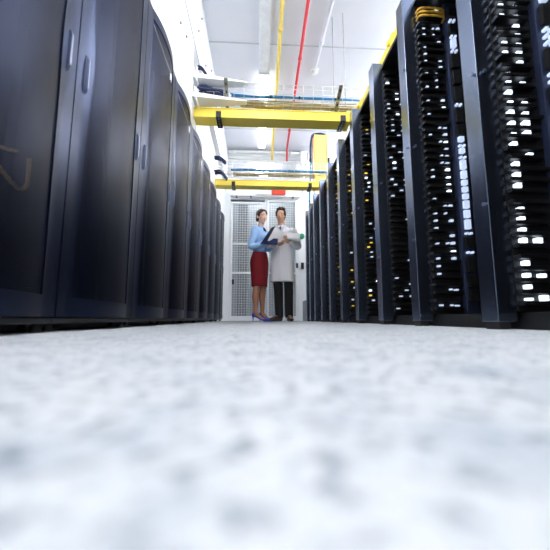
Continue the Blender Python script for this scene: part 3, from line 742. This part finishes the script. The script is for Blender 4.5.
    # shoes
    for nm in ('near', 'far'):
        an, mid, ball, toe = [Vector(p) for p in feet[nm]]
        heel = Vector((an.x-.028, an.y, .085)); d = (toe-Vector((an.x, an.y, toe.z))).normalized()
        bm = bmesh.new()
        sole = [heel+Vector((0, 0, .005)), Vector((an.x+.02, an.y, .072)), mid+Vector((0, 0, -.018)), Vector((ball.x, ball.y, .022)), Vector((toe.x, toe.y, .017)), toe+d*.035+Vector((0, 0, -.002))]
        tube(bm, sole, [(.026, .016), (.027, .014), (.029, .012), (.036, .018), (.029, .014), (.007, .007)], 12, 4, ref=(0, 0, 1), round_ends=True)
        ell(bm, heel+Vector((-.004, 0, .02)), (.024, .027, .030)); ell(bm, Vector((ball.x+.022, ball.y, .032)), (.042, .036, .022))
        tube(bm, [heel+Vector((-.006, 0, .0)), heel+Vector((-.006, 0, -.04)), (heel.x-.004, heel.y, .001)], [.016, .009, .0055], 10, 3)
        remesh('shoe', bm, M['shoe_b'], body, .0045, 2)
    return body
woman((.035, 5.05, 0))

# ---- man
def man(loc):
    A = RZ(-18)
    def w(x, y, z): return tuple(A @ Vector((x, y, z)))
    ref = A.to_3x3() @ Vector((0, 1, 0))
    Th = Matrix.Translation((-.018, -.030, 1.652)) @ RZ(-14) @ Matrix.Rotation(R(5), 4, 'X')
    sh_r = w(-.178, .0, 1.395); sh_l = w(.178, .0, 1.395)
    el_l = (.245, -.03, 1.165); wr_l = (.125, -.205, 1.185)
    el_r = (-.20, -.06, 1.165); wr_r = (-.115, -.235, 1.135)
    bm = bmesh.new()
    head_parts(bm, Th, False)
    tube(bm, [w(0, .005, 1.41), (-.005, -.008, 1.48), (-.014, -.014, 1.57)], [.066, .057, .055], 14, 3)
    tube(bm, [w(0, 0, .92), w(0, 0, 1.1), w(0, 0, 1.28), w(0, 0, 1.40), w(0, 0, 1.46)], [(.15, .11), (.14, .10), (.16, .11), (.16, .085), (.08, .06)], 16, 3, ref=ref)
    for s, e, q in ((sh_r, el_r, wr_r), (sh_l, el_l, wr_l)): tube(bm, [s, e], [.045, .038], 10); tube(bm, [e, q], [.037, .026], 10, round_ends=True)
    hand(bm, wr_l, (-.75, -.35, .45), (-.1, .6, .8), 1, .5, 1.05); hand(bm, wr_r, (.80, -.25, .20), (.0, .45, .9), -1, .55, 1.05)
    legs = {'r': (w(-.09, 0, .90), (-.060, -.02, .48), (-.045, .01, .09)), 'l': (w(.09, 0, .90), (.100, .0, .48), (.105, .02, .09))}
    for k, (h_, kn, an) in legs.items(): tube(bm, [h_, kn, an], [.082, .056, .038], 12, 4, round_ends=True)
    tube(bm, [legs['r'][2], (-.12, -.05, .05), (-.19, -.085, .035)], [.036, .034, .028], 10, 3, round_ends=True)
    tube(bm, [legs['l'][2], (.115, -.07, .05), (.12, -.15, .035)], [.036, .034, .028], 10, 3, round_ends=True)
    body = remesh('person', bm, M['skin_m'], None, .0048, 3, loc)
    tag(body, 'man in white lab coat, grey tie and black trousers holding white papers', 'person')
    face_parts(Th, body, M['lip_m'], M['hair_m'])
    bm = bmesh.new()
    ell(bm, (0, .026, .054), (.081, .094, .088)); ell(bm, (0, .060, .0), (.068, .056, .062))
    for s in (-1, 1): ell(bm, (s*.068, -.012, .036), (.017, .048, .048))
    rnd = random.Random(5)
    for k in range(26):
        x = rnd.uniform(-.055, .055); y = rnd.uniform(-.060, .05)
        zz = .054+.088*math.sqrt(max(0, 1-(x/.09)**2-((y-.026)/.105)**2))
        ell(bm, (x, y, zz-.006), (.021, .024, .018), RZ(rnd.uniform(0, 90)), 2)
    bmesh.ops.transform(bm, matrix=Th, verts=bm.verts); remesh('hair', bm, M['hair_m'], body, .005, 2)
    # lab coat: body to the knee with sleeves
    bm = bmesh.new()
    tube(bm, [w(0, .0, .605), w(0, .0, .75), w(0, 0, .92), w(0, 0, 1.08), w(0, 0, 1.25), w(0, 0, 1.38), w(0, .0, 1.435), w(0, .01, 1.47)],
         [(.185, .150), (.182, .148), (.180, .142), (.168, .132), (.178, .135), (.182, .112), (.145, .088), (.078, .066)], 24, 4, ref=ref)
    for s, e, q in ((sh_r, el_r, wr_r), (sh_l, el_l, wr_l)):
        S, E_, Q = Vector(s), Vector(e), Vector(q)
        tube(bm, [S.lerp(Vector((0, 0, 1.43)), .35), S, S.lerp(E_, .5), E_, E_.lerp(Q, .5), E_.lerp(Q, .95)], [.050, .062, .062, .060, .054, .045], 14, 4, round_ends=True)
    coat = remesh('lab_coat', bm, M['coat'], body, .0065, 3)
    for v in coat.data.vertices:
        if v.co.z < 1.05:
            a = math.atan2(v.co.y, v.co.x); k = (1.05-v.co.z)/.45
            f = 1+.022*k*math.sin(a*7+v.co.z*3)
            v.co.x *= f; v.co.y *= f
    # shirt V, tie, lapels
    def onchest(x, z, off):
        b = .088+(.112-.088)*min(1, max(0, (1.435-z)/.055)) if z > 1.38 else .112+(.135-.112)*min(1, (1.38-z)/.13)
        a = .145+(1.435-z)*.67 if z > 1.38 else .18
        return w(x, -b*math.sqrt(max(.05, 1-(x/a)**2))-off, z)
    bm = bmesh.new(); rows = []
    for k in range(9):
        z = 1.475-k*.021; hw = .060*(1-k/8.)+.004
        rows.append([bm.verts.new(onchest(-hw+2*hw*q/6, z, .008)) for q in range(7)])
    for a, b in zip(rows, rows[1:]):
        for q in range(6): bm.faces.new((a[q], a[q+1], b[q+1], b[q]))
    ex = bmesh.ops.extrude_face_region(bm, geom=bm.faces[:])
    off = A.to_3x3() @ Vector((0, .02, 0))
    for v in [e for e in ex['geom'] if isinstance(e, bmesh.types.BMVert)]: v.co += off
    finish('shirt', bm, M['shirt'], body, True)
    bm = bmesh.new()
    for s in (-1, 1): tube(bm, [w(s*.060, .02, 1.492), w(s*.045, -.045, 1.487), w(s*.012, -.078, 1.462), w(s*.040, -.088, 1.435)], [(.016, .006)]*4, 8, 3, ref=ref, round_ends=True)
    finish('shirt_collar', bm, M['shirt'], body, True)
    bm = bmesh.new()
    tube(bm, [onchest(0, 1.462, .016), onchest(0, 1.445, .020), onchest(0, 1.43, .016), onchest(0, 1.38, .015), onchest(0, 1.315, .013)], [(.014, .008), (.016, .010), (.011, .006), (.018, .005), (.024, .004)], 8, 3, ref=ref)
    finish('tie', bm, M['tie'], body, True)
    for s in (-1, 1):
        bm = bmesh.new()
        pts = [(.072, 1.475), (.105, 1.44), (.100, 1.405), (.085, 1.40), (.088, 1.385), (.045, 1.30), (.006, 1.285), (.035, 1.36), (.058, 1.43)]
        f0 = [bm.verts.new(onchest(s*x, z, .013)) for x, z in pts]; f1 = [bm.verts.new(onchest(s*x, z, .004)) for x, z in pts]
        bm.faces.new(f0); bm.faces.new(f1[::-1])
        for q in range(len(pts)): bm.faces.new((f0[q], f0[(q+1) % len(pts)], f1[(q+1) % len(pts)], f1[q]))
        finish('lapel', bm, M['coat'], body)
    bm = bmesh.new(); rows = []
    for k in range(12):
        z = 1.27-k*.058
        b = .137 if z > 1.1 else .135+.022*(1.1-z)/.5
        rows.append([bm.verts.new(w(x, -b*1.03-.003, z)) for x in (-.012, .012)])
    for a, b in zip(rows, rows[1:]): bm.faces.new((a[0], a[1], b[1], b[0]))
    ex = bmesh.ops.extrude_face_region(bm, geom=bm.faces[:])
    off = A.to_3x3() @ Vector((0, .02, 0))
    for v in [e for e in ex['geom'] if isinstance(e, bmesh.types.BMVert)]: v.co += off
    finish('button_placket', bm, M['coat'], body)
    # trousers
    bm = bmesh.new()
    tube(bm, [w(0, 0, .72), w(0, 0, .86), w(0, 0, 1.0)], [(.145, .105), (.14, .105), (.13, .10)], 18, 3, ref=ref)
    for k, (h_, kn, an) in legs.items():
        H_, K_, N_ = Vector(h_), Vector(kn), Vector(an)
        tube(bm, [H_, H_.lerp(K_, .5), K_, K_.lerp(N_, .5), (N_.x, N_.y-.008, .10), (N_.x, N_.y-.012, .065)], [.080, .078, .070, .066, .062, .064], 16, 4)
    remesh('trousers', bm, M['trouser'], body, .006, 2)
    def shoe(pts, rr):
        bm = bmesh.new(); tube(bm, pts, rr, 12, 4, ref=(0, 0, 1), round_ends=True)
        return remesh('shoe', bm, M['shoe_d'], body, .0045, 2)
    shoe([(-.025, .03, .042), (-.055, -.005, .055), (-.12, -.05, .045), (-.18, -.082, .032), (-.225, -.105, .026)], [(.036, .040), (.040, .052), (.043, .043), (.045, .030), (.030, .022)])
    shoe([(.103, .055, .042), (.106, .02, .055), (.114, -.06, .045), (.12, -.13, .032), (.123, -.18, .026)], [(.036, .040), (.040, .052), (.043, .043), (.045, .030), (.030, .022)])
    return body
man((.385, 5.06, 0))

# ---- what they hold
def quad_board(name, corners, th, m, parent):
    bm = bmesh.new(); c = [Vector(p) for p in corners]; n = (c[1]-c[0]).cross(c[3]-c[0]).normalized()*th
    a = [bm.verts.new(p) for p in c]; b = [bm.verts.new(p+n) for p in c]
    bm.faces.new(a); bm.faces.new(b[::-1])
    for k in range(4): bm.faces.new((a[k], a[(k+1) % 4], b[(k+1) % 4], b[k]))
    return finish(name, bm, m, parent)
t = empty('folder', (.17, 4.83, 1.15)); tag(t, 'open dark navy folder with white pages held by the woman', 'folder')
quad_board('lower_cover', [(-.13, -.07, -.015), (.12, -.105, -.035), (.135, -.03, .075), (-.06, -.01, .085)], .006, M['folder'], t)
quad_board('upper_cover', [(-.12, -.03, .0), (-.035, -.075, .01), (.09, -.06, .255), (.035, .02, .25)], .006, M['folder'], t)
quad_board('pages', [(-.032, -.070, .035), (.12, .03, .05), (.235, .06, .195), (.092, -.058, .25)], .008, M['paper'], t)
t = empty('paper_sheaf', (.53, 4.83, 1.27)); tag(t, 'loose white papers held up in front of the lab coat', 'papers')
quad_board('sheet', [(-.09, -.07, -.055), (.10, -.03, -.075), (.125, .09, .055), (-.07, .06, .05)], .006, M['paper'], t)
quad_board('sheet', [(-.10, -.055, -.035), (.08, -.045, -.05), (.115, .075, .07), (-.085, .065, .068)], .004, M['paper'], t)

# ------------------------------------------------------------------ camera, world, view
cam = bpy.data.cameras.new('camera'); co = bpy.data.objects.new('camera', cam); COL.objects.link(co)
f = 330.0; p = math.atan(44/f); yw = math.atan(18/f*math.cos(p))
co.location = (0, 0, .04); co.rotation_euler = (R(90)+p, 0, -yw)
cam.sensor_width = 36; cam.lens = f/550*36; cam.clip_start = .005; cam.clip_end = 100
cam.dof.use_dof = True; cam.dof.focus_distance = 3.0; cam.dof.aperture_fstop = 3.2
SC.camera = co
wd = bpy.data.worlds.new('world'); SC.world = wd; wd.use_nodes = True
bg = wd.node_tree.nodes['Background']; bg.inputs['Color'].default_value = (.93, .96, 1, 1); bg.inputs['Strength'].default_value = .45
SC.view_settings.view_transform = 'Standard'; SC.view_settings.look = 'None'; SC.view_settings.gamma = 1
SC.view_settings.use_curve_mapping = False; SC.view_settings.exposure = 1.55
